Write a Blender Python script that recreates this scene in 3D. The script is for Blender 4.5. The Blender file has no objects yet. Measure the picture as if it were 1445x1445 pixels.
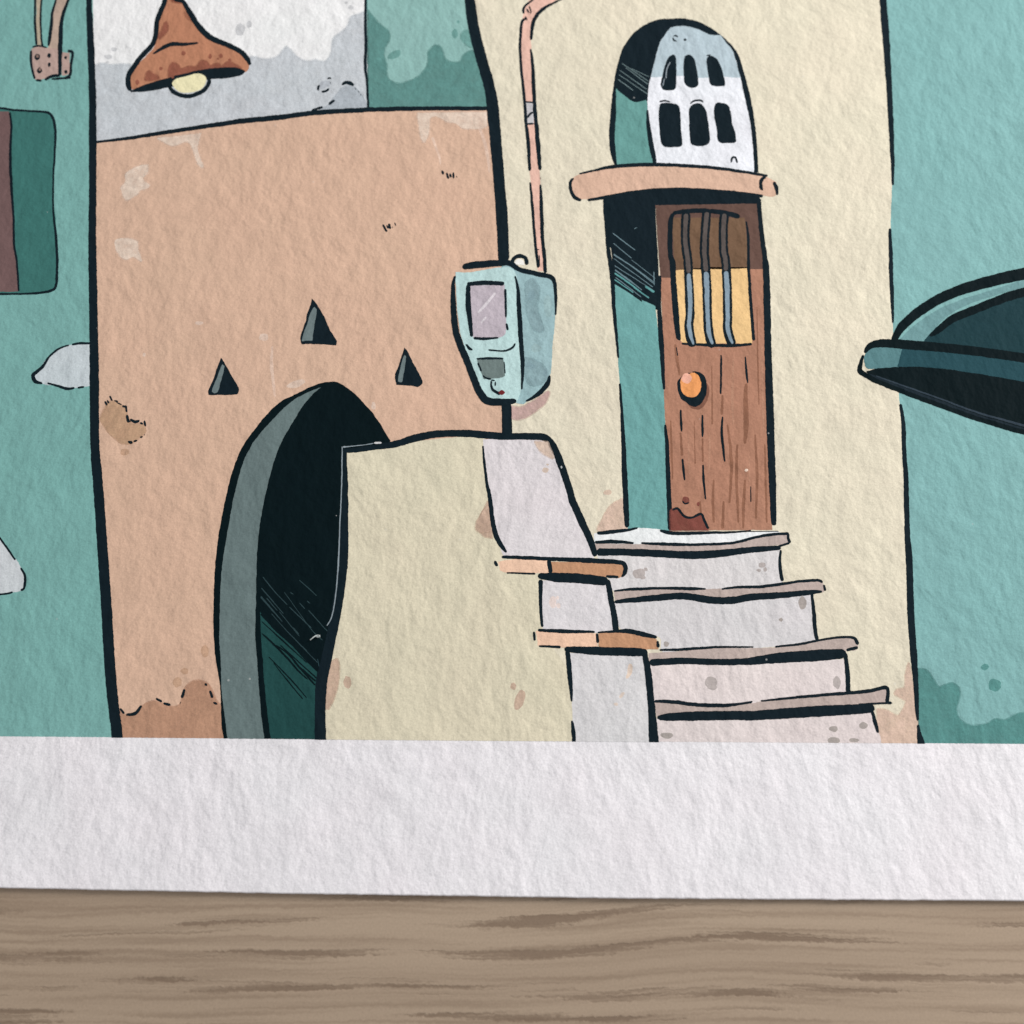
import bpy, math, random
from mathutils import Vector, Matrix, noise
from mathutils.geometry import tessellate_polygon

random.seed(7)
SC = bpy.context.scene
COL = SC.collection

# ---------------------------------------------------------------- camera
TILT = math.radians(22)
DIST = 0.12
LENS = 43.2
TOP = 0.00048                      # upper face of the paper above the table
cam_d = bpy.data.cameras.new('camera')
cam = bpy.data.objects.new('camera', cam_d)
COL.objects.link(cam)
cam.location = (0, -DIST * math.sin(TILT), TOP + DIST * math.cos(TILT))
cam.rotation_euler = (TILT, 0, 0)
cam_d.lens = LENS
cam_d.sensor_width = 36
cam_d.clip_start = 0.002
cam_d.clip_end = 20
cam_d.dof.use_dof = True
cam_d.dof.focus_distance = 0.1195
cam_d.dof.aperture_fstop = 42
SC.camera = cam

# ---------------------------------------------------------------- light: a soft window up to the right, dim room round it
world = bpy.data.worlds.new('World')
SC.world = world
world.use_nodes = True
bg = world.node_tree.nodes['Background']
bg.inputs['Color'].default_value = (0.97, 0.98, 1.0, 1)
bg.inputs['Strength'].default_value = 0.47

def area(name, loc, target, size, power, col):
    d = bpy.data.lights.new(name, 'AREA')
    d.shape = 'RECTANGLE'
    d.size, d.size_y = size
    d.energy = power
    d.color = col
    o = bpy.data.objects.new(name, d)
    COL.objects.link(o)
    o.location = loc
    o.rotation_euler = (Vector(target) - Vector(loc)).to_track_quat('-Z', 'Y').to_euler()
    return o
area('window_light', (0.42, 0.22, 0.24), (0, 0, 0), (0.20, 0.24), 3.35, (1.0, 0.975, 0.95))

SC.view_settings.view_transform = 'Standard'
SC.view_settings.look = 'None'
SC.view_settings.exposure = 0
SC.view_settings.gamma = 1

# ---------------------------------------------------------------- print coordinates -> the paper's plane
def on_paper(px, py, z=TOP):
    """A point of the drawing (drawing units) on the sheet, in metres."""
    u = (px / 1445 - 0.5) * 36 / LENS
    v = (0.5 - py / 1445) * 36 / LENS
    c, s = math.cos(TILT), math.sin(TILT)
    d = (u, v * c + s, v * s - c)
    t = (z - cam.location.z) / d[2]
    return (cam.location.x + d[0] * t, cam.location.y + d[1] * t)

PR_L, PR_R, PR_T = -300, 1760, -360        # edges of the printed picture
def pr_b(x): return 1040 + 0.0073 * x

# ---------------------------------------------------------------- materials
def lin(c):
    r = []
    for v in c:
        v /= 255
        r.append(v / 12.92 if v <= 0.04045 else ((v + 0.055) / 1.055) ** 2.4)
    return r

def N(t, kind, **kw):
    n = t.nodes.new(kind)
    for k, v in kw.items():
        if k.startswith('i_'):
            n.inputs[k[2:].replace('_', ' ')].default_value = v
        else:
            setattr(n, k, v)
    return n

def make_tooth():
    g = bpy.data.node_groups.new('paper_tooth', 'ShaderNodeTree')
    g.interface.new_socket('Normal', in_out='OUTPUT', socket_type='NodeSocketVector')
    g.interface.new_socket('Mottle', in_out='OUTPUT', socket_type='NodeSocketFloat')
    g.interface.new_socket('Tint', in_out='OUTPUT', socket_type='NodeSocketColor')
    g.interface.new_socket('Speck', in_out='OUTPUT', socket_type='NodeSocketFloat')
    L = g.links.new
    out = N(g, 'NodeGroupOutput')
    tc = N(g, 'ShaderNodeTexCoord')
    # slow bend so the fibres do not all run one way
    w = N(g, 'ShaderNodeTexNoise', i_Scale=55.0, i_Detail=1.0)
    L(tc.outputs['Object'], w.inputs['Vector'])
    wm = N(g, 'ShaderNodeVectorMath', operation='MULTIPLY_ADD')
    wm.inputs[1].default_value = (0.004, 0.004, 0)
    L(w.outputs['Color'], wm.inputs[0]); L(tc.outputs['Object'], wm.inputs[2])
    mp = N(g, 'ShaderNodeMapping')
    mp.inputs['Rotation'].default_value = (0, 0, math.radians(-16))
    mp.inputs['Scale'].default_value = (1, 0.68, 1)
    L(wm.outputs[0], mp.inputs['Vector'])
    a = N(g, 'ShaderNodeTexNoise', i_Scale=760.0, i_Detail=2.5, i_Roughness=0.45, i_Distortion=0.0)
    L(mp.outputs[0], a.inputs['Vector'])
    b = N(g, 'ShaderNodeTexNoise', i_Scale=420.0, i_Detail=2.0, i_Roughness=0.5)
    L(mp.outputs[0], b.inputs['Vector'])
    c = N(g, 'ShaderNodeTexNoise', i_Scale=2300.0, i_Detail=2.0)
    L(tc.outputs['Object'], c.inputs['Vector'])
    m1 = N(g, 'ShaderNodeMath', operation='MULTIPLY_ADD'); m1.inputs[1].default_value = 0.55
    L(b.outputs['Fac'], m1.inputs[0]); L(a.outputs['Fac'], m1.inputs[2])
    m2 = N(g, 'ShaderNodeMath', operation='MULTIPLY_ADD'); m2.inputs[1].default_value = 0.24
    L(c.outputs['Fac'], m2.inputs[0]); L(m1.outputs[0], m2.inputs[2])
    bump = N(g, 'ShaderNodeBump', i_Strength=1.0, i_Distance=0.00019)
    L(m2.outputs[0], bump.inputs['Height'])
    L(bump.outputs[0], out.inputs['Normal'])
    # ink mottle: grain of the print, uneven take-up
    f = N(g, 'ShaderNodeTexNoise', i_Scale=6500.0, i_Detail=2.0, i_Roughness=0.7)
    L(tc.outputs['Object'], f.inputs['Vector'])
    h = N(g, 'ShaderNodeTexNoise', i_Scale=260.0, i_Detail=4.0, i_Roughness=0.6)
    L(mp.outputs[0], h.inputs['Vector'])
    s1 = N(g, 'ShaderNodeMapRange'); s1.inputs['From Min'].default_value = 0.25; s1.inputs['From Max'].default_value = 0.75
    s1.inputs['To Min'].default_value = 0.885; s1.inputs['To Max'].default_value = 1.115
    L(f.outputs['Fac'], s1.inputs['Value'])
    s2 = N(g, 'ShaderNodeMapRange'); s2.inputs['From Min'].default_value = 0.3; s2.inputs['From Max'].default_value = 0.7
    s2.inputs['To Min'].default_value = 0.955; s2.inputs['To Max'].default_value = 1.045
    L(h.outputs['Fac'], s2.inputs['Value'])
    mm = N(g, 'ShaderNodeMath', operation='MULTIPLY')
    L(s1.outputs[0], mm.inputs[0]); L(s2.outputs[0], mm.inputs[1])
    L(mm.outputs[0], out.inputs['Mottle'])
    ti = N(g, 'ShaderNodeTexNoise', i_Scale=120.0, i_Detail=2.0)
    L(tc.outputs['Object'], ti.inputs['Vector'])
    tm = N(g, 'ShaderNodeMix', data_type='RGBA')
    tm.inputs['A'].default_value = (1.018, 0.992, 0.998, 1); tm.inputs['B'].default_value = (0.982, 1.006, 1.0, 1)
    L(ti.outputs['Fac'], tm.inputs['Factor'])
    L(tm.outputs['Result'], out.inputs['Tint'])
    # rare pin holes where the ink missed the paper
    vo = N(g, 'ShaderNodeTexVoronoi', i_Scale=420.0)
    L(tc.outputs['Object'], vo.inputs['Vector'])
    lt = N(g, 'ShaderNodeMath', operation='LESS_THAN'); lt.inputs[1].default_value = 0.045
    L(vo.outputs['Distance'], lt.inputs[0])
    gt = N(g, 'ShaderNodeSeparateColor')
    L(vo.outputs['Color'], gt.inputs[0])
    g2 = N(g, 'ShaderNodeMath', operation='GREATER_THAN'); g2.inputs[1].default_value = 0.78
    L(gt.outputs[0], g2.inputs[0])
    sp = N(g, 'ShaderNodeMath', operation='MULTIPLY')
    L(lt.outputs[0], sp.inputs[0]); L(g2.outputs[0], sp.inputs[1])
    L(sp.outputs[0], out.inputs['Speck'])
    return g
TOOTH = make_tooth()

GAIN = 1.08
_m = {}
def ink_mat(c, key='ink'):
    k = (key,) + tuple(c)
    if k in _m: return _m[k]
    m = bpy.data.materials.new('%s_%02x%02x%02x' % ((key,) + tuple(int(v) for v in c)))
    m.use_nodes = True
    t = m.node_tree
    bs = t.nodes['Principled BSDF']
    g = N(t, 'ShaderNodeGroup', node_tree=TOOTH)
    base = [min(0.86, v * GAIN) for v in lin(c)]
    dark = sum(base) / 3
    mul = N(t, 'ShaderNodeVectorMath', operation='SCALE')
    mul.inputs[0].default_value = base
    t.links.new(g.outputs['Mottle'], mul.inputs['Scale'])
    tn = N(t, 'ShaderNodeVectorMath', operation='MULTIPLY')
    t.links.new(mul.outputs[0], tn.inputs[0]); t.links.new(g.outputs['Tint'], tn.inputs[1])
    src = tn.outputs[0]
    if key in ('wash', 'halo'):
        # thin wash: the colour below shows through unevenly
        tc = N(t, 'ShaderNodeTexCoord')
        nz = N(t, 'ShaderNodeTexNoise', i_Scale=950.0, i_Detail=4.0, i_Roughness=0.65)
        t.links.new(tc.outputs['Object'], nz.inputs['Vector'])
        mr = N(t, 'ShaderNodeMapRange')
        mr.inputs['From Min'].default_value = 0.3; mr.inputs['From Max'].default_value = 0.7
        mr.inputs['To Min'].default_value = 0.60 if key == 'wash' else 0.12
        mr.inputs['To Max'].default_value = 1.0 if key == 'wash' else 0.62
        t.links.new(nz.outputs['Fac'], mr.inputs['Value'])
        t.links.new(mr.outputs[0], bs.inputs['Alpha'])
    if key == 'ink':
        mx = N(t, 'ShaderNodeMix', data_type='RGBA')
        sf = N(t, 'ShaderNodeMath', operation='MULTIPLY')
        sf.inputs[1].default_value = 0.45 if dark < 0.2 else 0.25
        t.links.new(g.outputs['Speck'], sf.inputs[0])
        t.links.new(sf.outputs[0], mx.inputs['Factor'])
        t.links.new(src, mx.inputs['A'])
        mx.inputs['B'].default_value = (0.55, 0.55, 0.54, 1)
        src = mx.outputs['Result']
    t.links.new(src, bs.inputs['Base Color'])
    bs.inputs['Roughness'].default_value = 0.72
    bs.inputs['Specular IOR Level'].default_value = 0.12 if dark > 0.1 else 0.05
    t.links.new(g.outputs['Normal'], bs.inputs['Normal'])
    _m[k] = m
    return m

# colours of the inks
K = (17, 30, 37)
K2 = (6, 21, 25)
TEAL = (119, 168, 163)
TEALR = (123, 168, 167)
PEACH = (207, 173, 150)
CREAM = (216, 208, 187)
CREAM2 = (211, 203, 179)

# ---------------------------------------------------------------- path parsing and ink meshes
ZF = 1445 / 400
ORG = {'0': 0, '1': 350, '2': 700, '3': 1045}
def parse(s):
    out = []
    ox = oy = 0; f = 1.0; w = 8.0
    for tok in s.split():
        if tok[0] == '@':
            if tok == '@f': ox = oy = 0; f = 1.0
            else:
                ox = ORG[tok[1]]; oy = ORG[tok[2]]; f = ZF
            continue
        c = tok.endswith('!')
        v = [float(q) for q in tok.rstrip('!').split(',')]
        if len(v) > 2: w = v[2]
        out.append((ox + v[0] / f, oy + v[1] / f, w / f, c))
    return out

def cr(p0, p1, p2, p3, t):
    return 0.5 * ((2 * p1) + (-p0 + p2) * t + (2 * p0 - 5 * p1 + 4 * p2 - p3) * t * t + (-p0 + 3 * p1 - 3 * p2 + p3) * t ** 3)

def smooth(P, closed, step=2.6):
    n = len(P)
    res = []
    segs = n if closed else n - 1
    for i in range(segs):
        a = P[i]; b = P[(i + 1) % n]
        if a[3]: z = a
        else: z = P[(i - 1) % n] if (closed or i > 0) else a
        if b[3]: y = b
        else: y = P[(i + 2) % n] if (closed or i + 2 < n) else b
        L = math.hypot(b[0] - a[0], b[1] - a[1])
        k = max(1, int(L / step))
        # tame the tangents when the neighbours are much farther away
        def lim(q, r, ref):
            l = math.hypot(q[0] - r[0], q[1] - r[1])
            if l > 1.6 * L and l > 0:
                s = 1.6 * L / l
                return (r[0] + (q[0] - r[0]) * s, r[1] + (q[1] - r[1]) * s, q[2])
            return q
        z = lim(z, a, L); y = lim(y, b, L)
        for j in range(k):
            t = j / k
            res.append(tuple(cr(z[d], a[d], b[d], y[d], t) for d in range(2)) + (a[2] + (b[2] - a[2]) * t,))
    if not closed: res.append(P[-1][:3])
    return res

def rough(x, y, amp=1.0):
    v = noise.noise_vector(Vector((x * 0.33, y * 0.33, 3.1)))
    w = noise.noise_vector(Vector((x * 0.09, y * 0.09, 8.7)))
    return x + amp * (0.62 * v.x + 0.55 * w.x), y + amp * (0.62 * v.y + 0.55 * w.y)

def clampp(x, y, ex=0.0):
    x = min(max(x, PR_L), PR_R)
    e = pr_b(x) + ex + 0.5 * noise.noise(Vector((x * 0.25, 0, 0)))
    return x, min(max(y, PR_T), e)

ROOT = bpy.data.objects.new('art_print', None)
COL.objects.link(ROOT)
ROOT.empty_display_size = 0.02
ROOT['label'] = 'white textured paper art print of a drawn street of houses, lying on the wooden table'
ROOT['category'] = 'art print'

class Ink:
    key = 'ink'
    extra = 0.0
    def __init__(self, layer):
        self.v = []; self.f = []; self.mi = []; self.mats = []
        self.z = TOP + 1.0e-6 + layer * 9e-7
        self.ex = (layer - 12) * 0.08
    def slot(self, c):
        m = ink_mat(c, self.key)
        if m not in self.mats: self.mats.append(m)
        return self.mats.index(m)
    def fill(self, c, s, amp=1.0):
        self.z += 4e-8
        P = smooth(parse(s), True)
        pts = []
        for x, y, _ in P:
            x, y = clampp(*rough(x, y, amp), self.ex)
            q = on_paper(x, y)
            if not pts or (abs(pts[-1][0] - q[0]) + abs(pts[-1][1] - q[1])) > 1e-7: pts.append(q)
        b = len(self.v)
        V = [Vector((q[0], q[1], 0)) for q in pts]
        k = self.slot(c)
        self.v += [(q[0], q[1], self.z) for q in pts]
        for t in tessellate_polygon([V]):
            A, B, C = (V[i] for i in t)
            cr_ = (B - A).cross(C - A).z
            if abs(cr_) < 1e-16: continue
            t = tuple(t) if cr_ > 0 else tuple(reversed(t))
            self.f.append(tuple(b + i for i in t)); self.mi.append(k)
    def stroke(self, c, s, amp=1.0, cap=True):
        self.z += 4e-8
        P = smooth(parse(s), False, 1.8)
        k = self.slot(c)
        # arc length for the rounded ends
        ar = [0]
        for a, b in zip(P, P[1:]): ar.append(ar[-1] + math.hypot(b[0] - a[0], b[1] - a[1]))
        T = ar[-1]
        b0 = len(self.v)
        n = 0
        pd = None
        for i, (x, y, w) in enumerate(P):
            a = P[max(0, i - 1)]; b = P[min(len(P) - 1, i + 1)]
            dx, dy = b[0] - a[0], b[1] - a[1]
            l = math.hypot(dx, dy)
            if l < 1e-6: continue
            dx /= l; dy /= l
            r = w / 2 + self.extra + (0.22 if w > 1.6 else 0.08)
            e = min(ar[i], T - ar[i])
            if cap:
                q = max(r, 1.0)
                if e < q: r *= math.sqrt(max(0.12, 1 - (1 - e / q) ** 2))
            zz = self.z + n * 1e-10
            for sgn in (1, -1):
                X, Y = x - dy * r * sgn, y + dx * r * sgn
                X, Y = clampp(*rough(X, Y, amp * min(1, 0.35 + w / 8)), self.ex)
                q = on_paper(X, Y)
                self.v.append((q[0], q[1], zz))
            n += 1
        for i in range(n - 1):
            a = b0 + 2 * i
            quad = (a, a + 1, a + 3, a + 2)
            self.f.append(quad); self.mi.append(k)
    def dot(self, c, s, amp=1.0):
        """'x,y,rx,ry,deg' ellipses"""
        self.z += 4e-8
        ox = oy = 0; f = 1
        for tok in s.split():
            if tok[0] == '@':
                if tok == '@f': ox = oy = 0; f = 1
                else: ox = ORG[tok[1]]; oy = ORG[tok[2]]; f = ZF
                continue
            v = [float(q) for q in tok.split(',')]
            if len(v) < 4: v.append(v[2])
            if len(v) < 5: v.append(0)
            X, Y, rx, ry = ox + v[0] / f, oy + v[1] / f, v[2] / f, v[3] / f
            an = math.radians(v[4])
            pts = []
            for j in range(18):
                th = j * math.tau / 18
                k = 1 + 0.22 * noise.noise(Vector((X + math.cos(th) * 1.3, Y + math.sin(th) * 1.3, 0.5)))
                a, b = rx * k * math.cos(th), ry * k * math.sin(th)
                pts.append('%.2f,%.2f' % (X + a * math.cos(an) - b * math.sin(an), Y + a * math.sin(an) + b * math.cos(an)))
            self.fill(c, '@f ' + ' '.join(pts), amp)
    def build(self, name, parent=None, label=None):
        me = bpy.data.meshes.new(name)
        # face winding of the strips: make every normal look up
        F = []
        for f in self.f:
            A, B, C = (Vector(self.v[i]) for i in f[:3])
            cz = (B - A).cross(C - A).z
            if len(f) == 4:
                D = Vector(self.v[f[3]])
                cz += (C - A).cross(D - A).z
            F.append(f if cz >= 0 else tuple(reversed(f)))
        me.from_pydata(self.v, [], F)
        for m in self.mats: me.materials.append(m)
        for p, k in zip(me.polygons, self.mi): p.material_index = k
        me.update()
        o = bpy.data.objects.new(name, me)
        COL.objects.link(o)
        o.parent = parent or ROOT
        if label: o['label'] = label
        return o

BLOTS = {'pale_patch', 'pink_stain', 'plaster_stain', 'wash_blotch', 'rust_stain', 'damp_patch', 'rivet', 'sand_stain', 'shade_wash', 'red_stain', 'grey_wash', 'damp_foot', 'wood_grain', 'cast_shadow'}
def ink(name, parent, layer, *items, label=None):
    """items: (kind, colour, path ...) with kind f = filled shape, s = brush stroke, d = spots"""
    if name in BLOTS:
        # every separate blot is a piece of its own
        o = None
        for kind, c, *paths in items:
            for s in paths:
                toks = s.split()
                subs = [s] if kind != 'd' else []
                if kind == 'd':
                    org = '@f'
                    for t in toks:
                        if t[0] == '@': org = t
                        else: subs.append(org + ' ' + t)
                for q in subs:
                    layer += 0.12
                    I = Ink(layer)
                    I.key = 'wash'
                    if kind == 'f':
                        I.key = 'halo'
                        pp = parse(q)
                        pp = [p[:2] + (3.0, '!' if p[3] else '') for p in pp]
                        pp.append(pp[0])
                        I.stroke(c, '@f ' + ' '.join('%.2f,%.2f,%.1f%s' % p for p in pp))
                        I.key = 'wash'
                    (I.fill if kind == 'f' else I.stroke if kind == 's' else I.dot)(c, q)
                    o = I.build(name, parent, label)
        return o
    I = Ink(layer)
    if name == 'crack_mark': I.extra = 0.35
    for it in items:
        kind, c = it[0], it[1]
        for s in it[2:]:
            if kind == 'f': I.fill(c, s)
            elif kind == 's': I.stroke(c, s)
            elif kind == 'd': I.dot(c, s)
    return I.build(name, parent, label)

# ---------------------------------------------------------------- the table
def wood_material():
    m = bpy.data.materials.new('table_wood')
    m.use_nodes = True
    t = m.node_tree
    L = t.links.new
    bs = t.nodes['Principled BSDF']
    tc = N(t, 'ShaderNodeTexCoord')
    # the grain wanders
    w = N(t, 'ShaderNodeTexNoise', i_Scale=26.0, i_Detail=2.0)
    L(tc.outputs['Object'], w.inputs['Vector'])
    ws = N(t, 'ShaderNodeVectorMath', operation='MULTIPLY_ADD')
    ws.inputs[1].default_value = (0, 0.0045, 0)
    L(w.outputs['Color'], ws.inputs[0]); L(tc.outputs['Object'], ws.inputs[2])
    wf = N(t, 'ShaderNodeTexNoise', i_Scale=1900.0, i_Detail=2.0)
    L(tc.outputs['Object'], wf.inputs['Vector'])
    wg = N(t, 'ShaderNodeVectorMath', operation='MULTIPLY_ADD')
    wg.inputs[1].default_value = (0.006, 0.00038, 0)
    L(wf.outputs['Color'], wg.inputs[0]); L(ws.outputs[0], wg.inputs[2])
    def streak(rot, sx, scale, detail, lo, hi, dist=0.0, ro=0.55):
        mp = N(t, 'ShaderNodeMapping')
        mp.inputs['Rotation'].default_value = (0, 0, math.radians(rot))
        mp.inputs['Scale'].default_value = (sx, 1, 1)
        L(wg.outputs[0], mp.inputs['Vector'])
        n = N(t, 'ShaderNodeTexNoise', i_Scale=scale, i_Detail=detail, i_Roughness=ro, i_Distortion=dist)
        L(mp.outputs[0], n.inputs['Vector'])
        r = N(t, 'ShaderNodeMapRange', interpolation_type='SMOOTHSTEP')
        r.inputs['From Min'].default_value = lo; r.inputs['From Max'].default_value = hi
        L(n.outputs['Fac'], r.inputs['Value'])
        return r.outputs[0]
    s1 = streak(-3.2, 0.05, 760.0, 3.0, 0.535, 0.665, 0.0, 0.58)
    s2 = streak(-3.4, 0.028, 1500.0, 2.0, 0.42, 0.72)
    s3 = streak(-3.0, 0.10, 95.0, 2.0, 0.3, 0.7)
    fine = N(t, 'ShaderNodeTexNoise', i_Scale=5200.0, i_Detail=2.0)
    L(tc.outputs['Object'], fine.inputs['Vector'])
    base = N(t, 'ShaderNodeMix', data_type='RGBA')
    base.inputs['A'].default_value = (*[v * GAIN for v in lin((155, 136, 117))], 1)
    base.inputs['B'].default_value = (*[v * GAIN for v in lin((166, 147, 127))], 1)
    L(s3, base.inputs['Factor'])
    d2 = N(t, 'ShaderNodeMix', data_type='RGBA')
    d2.inputs['B'].default_value = (*[v * GAIN for v in lin((135, 116, 98))], 1)
    k2 = N(t, 'ShaderNodeMath', operation='MULTIPLY'); k2.inputs[1].default_value = 0.7
    L(s2, k2.inputs[0]); L(k2.outputs[0], d2.inputs['Factor']); L(base.outputs['Result'], d2.inputs['A'])
    d1 = N(t, 'ShaderNodeMix', data_type='RGBA')
    d1.inputs['B'].default_value = (*[v * GAIN for v in lin((110, 91, 75))], 1)
    k1 = N(t, 'ShaderNodeMath', operation='MULTIPLY'); k1.inputs[1].default_value = 0.72
    L(s1, k1.inputs[0]); L(k1.outputs[0], d1.inputs['Factor']); L(d2.outputs['Result'], d1.inputs['A'])
    fr = N(t, 'ShaderNodeMapRange'); fr.inputs['To Min'].default_value = 0.86; fr.inputs['To Max'].default_value = 1.14
    L(fine.outputs['Fac'], fr.inputs['Value'])
    sc = N(t, 'ShaderNodeVectorMath', operation='SCALE')
    L(d1.outputs['Result'], sc.inputs[0]); L(fr.outputs[0], sc.inputs['Scale'])
    L(sc.outputs[0], bs.inputs['Base Color'])
    bs.inputs['Roughness'].default_value = 0.6
    bs.inputs['Specular IOR Level'].default_value = 0.25
    bp = N(t, 'ShaderNodeBump', i_Strength=0.5, i_Distance=0.00006)
    bp.invert = True
    L(s1, bp.inputs['Height'])
    L(bp.outputs[0], bs.inputs['Normal'])
    return m

def table():
    import bmesh
    bm = bmesh.new()
    bmesh.ops.create_cube(bm, size=1)
    bmesh.ops.scale(bm, vec=(1.4, 0.8, 0.03), verts=bm.verts)
    bmesh.ops.bevel(bm, geom=list(bm.edges), offset=0.003, segments=3, affect='EDGES', profile=0.5)
    bmesh.ops.translate(bm, vec=(0, 0.12, -0.015), verts=bm.verts)
    me = bpy.data.meshes.new('table_top'); bm.to_mesh(me); bm.free()
    me.materials.append(wood_material())
    o = bpy.data.objects.new('table_top', me); COL.objects.link(o)
    o['kind'] = 'structure'
    o['label'] = 'light brown wood grain table top under the white paper'
table()

# ---------------------------------------------------------------- the sheet of paper
def paper():
    ring = []
    def edge(pts, n):
        for i in range(n):
            t = i / n * (len(pts) - 1)
            k = int(t); u = t - k
            a, b = pts[k], pts[k + 1]
            ring.append((a[0] + (b[0] - a[0]) * u, a[1] + (b[1] - a[1]) * u))
    edge([(-510, 1243), (0, 1252.6), (400, 1260.6), (900, 1267.6), (1445, 1271), (1980, 1274)], 420)
    edge([(1980, 1274), (1980, -570)], 160)
    edge([(1980, -570), (-510, -570)], 220)
    edge([(-510, -570), (-510, 1243)], 160)
    R = []
    for i, (x, y) in enumerate(ring):
        n1 = noise.noise(Vector((x * 0.05, y * 0.05, 2))); n2 = noise.noise(Vector((x * 0.21, y * 0.21, 5)))
        q = on_paper(x, y)
        k = 0.000035 * n1 + 0.00003 * n2
        R.append(Vector((q[0] + k, q[1] + k, 0)))
    c = sum(R, Vector()) / len(R)
    rows = [(0.00002, 0.0002), (0.0, 0.00025), (0.0, TOP - 0.00009), (0.00003, TOP - 0.00003), (0.00009, TOP)]
    rows[0] = (0.0, 0.00003)
    V = []; F = []
    n = len(R)
    for ins, z in rows:
        for p in R:
            d = Vector((math.copysign(1, c.x - p.x) if abs(p.x - c.x) > 1e-6 else 0, math.copysign(1, c.y - p.y), 0))
            V.append((p.x + d.x * ins, p.y + d.y * ins, z))
    for r in range(len(rows) - 1):
        for i in range(n):
            j = (i + 1) % n
            F.append((r * n + i, r * n + j, (r + 1) * n + j, (r + 1) * n + i))
    F.append(tuple((len(rows) - 1) * n + i for i in range(n)))
    F.append(tuple(reversed(range(n))))
    me = bpy.data.meshes.new('paper_sheet'); me.from_pydata(V, [], F); me.update()
    me.materials.append(ink_mat((226, 223, 226), 'paper'))
    o = bpy.data.objects.new('paper_sheet', me); COL.objects.link(o); o.parent = ROOT
    o['label'] = 'heavy white watercolour paper with a rough surface and a plain border'
paper()

# ================================================================ THE PRINTED PICTURE
# ---- teal ground
sky = ink('teal_background', None, 1,
    ('f', TEAL, '@f -300,-360! 600,-360! 600,1044! -300,1038!'),
    ('f', TEALR, '@f 598,-360! 1760,-360! 1760,1053! 598,1044!'), label='flat teal background wash')
ink('wash_blotch', sky, 2,
    ('f', (88, 143, 139), '@32 905,880! 950,890 980,930 1010,972 1045,962 1080,955 1112,980 1116,1030 1100,1080 1110,1130 1150,1160 1200,1170 1260,1160 1300,1138 1350,1142 1400,1115 1445,1105 1700,1080 2600,1120! 2600,1285! 905,1285!'),
    ('d', (88, 143, 139), '@32 1295,965,34,33 1245,872,21,17'))

# ---- cable fitting top left
cab = ink('cable_fitting', None, 3,
    ('f', (176, 162, 142), '@00 184,-1300! 212,-1300! 207,80 212,180 216,238! 190,238! 184,150 186,60'),
    ('f', (182, 160, 145), '@00 700,-1300! 760,-1300! 500,-500 400,-160 350,-20 325,50 312,110 303,180 300,256! 245,250! 252,170 262,70 285,0 330,-160 420,-500'),
    ('f', (178, 152, 143), '@00 160,248! 200,238 240,244 300,250! 300,385! 240,398 205,408 172,400! 160,330'),
    ('f', (178, 152, 143), '@00 316,265! 355,270! 355,378! 316,388!'), label='beige cables running into a riveted fitting')
ink('ink_outline', cab, 4,
    ('s', K, '@00 176,-1300,10 180,-500,10 180,-20,10 178,100,11 186,230,10', '@00 218,-1300,9 216,-300,9 212,-20,9 207,80,9 210,180,9 217,236,9',
     '@00 690,-1300,8 410,-500,8 315,-120,8 285,0,8 268,60,12 262,130,15 252,200,15 247,236,8',
     '@00 770,-1300,10 510,-500,10 410,-160,10 358,-20,11 330,45,15 314,110,19 309,180,21 306,270,22 306,385,14',
     '@00 158,258,11 157,300,12 163,350,10 178,402,9', '@00 165,240,6 200,234,9 240,243,6', '@00 182,408,10 212,412,10',
     '@00 228,408,11 268,388,14 306,386,13', '@00 345,260,14 370,268,13 362,330,12 357,382,14 330,396,8', '@00 262,403,7 312,400,11 362,396,8'),
    ('d', K, '@00 190,291,14,15 201,358,13,15 250,284,9,12 251,331,8,12 335,294,7,9 335,366,7,9'))
ink('rivet', cab, 5, ('d', (150, 122, 112), '@00 191,288,7,7 203,354,6,7'))

# ---- shop window at the left edge
box = ink('window_box', None, 3,
    ('f', (59, 111, 106), '@00 -1050,545! 0,552 100,560 180,568 250,575 275,600 285,680 275,850 272,1000 286,1150 @01 292,50 290,190 275,215 180,232 0,234 -1050,238!'), label='dark teal box with rounded corners')
ink('brown_panel', box, 4, ('f', (112, 88, 87), '@00 -900,556! 45,568! 55,640 50,800 65,1000 70,1200 @01 88,100 95,222! -900,230!'))
ink('ink_outline', box, 5,
    ('s', K, '@00 -1050,545,10 0,551,10 60,560,9 150,566,9 240,573,11 268,600,13 282,660,12 278,800,10 272,900,8 272,1080,9 285,1200,12 @01 291,60,13 288,180,12 272,213,13 200,229,10 100,234,8 0,234,10 -1050,238,10',
     '@00 50,572,9 58,650,10 52,800,13 58,950,13 68,1100,10 72,1250,10 @01 84,60,9 90,130,9 96,220,8'))

# ---- pale shapes on the ground wash
fl = ink('pale_flap', None, 3, ('f', (193, 202, 206), '@01 470,484! 360,492 290,515 240,560 205,610 172,655 215,690 280,702 340,715 430,708 470,700!'))
ink('ink_outline', fl, 4, ('s', K, '@01 460,485,9 400,487,12 365,492,10', '@01 352,495,6 300,514,9 250,555,9 225,595,14 190,630,16 168,650,19 180,680,19 216,690,10',
    '@01 240,688,7 290,702,10 340,717,14 380,713,8', '@01 395,713,8 430,708,8'))
sh = ink('pale_canopy', None, 3, ('f', (198, 203, 206), '@02 -700,-60! -500,-200 -200,-80 0,215 40,270 80,320 115,375 130,420 122,475 60,492 -700,525!'))
ink('ink_outline', sh, 4, ('s', K, '@02 -700,-60,10 -500,-200,10 -200,-80,10 -60,130,10 0,215,9 40,270,9 78,326,8', '@02 105,364,8 125,400,12 128,430,13 122,470,10 104,481,10', '@02 66,489,8 30,499,9 -100,506,8 -700,525,8'))

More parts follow.
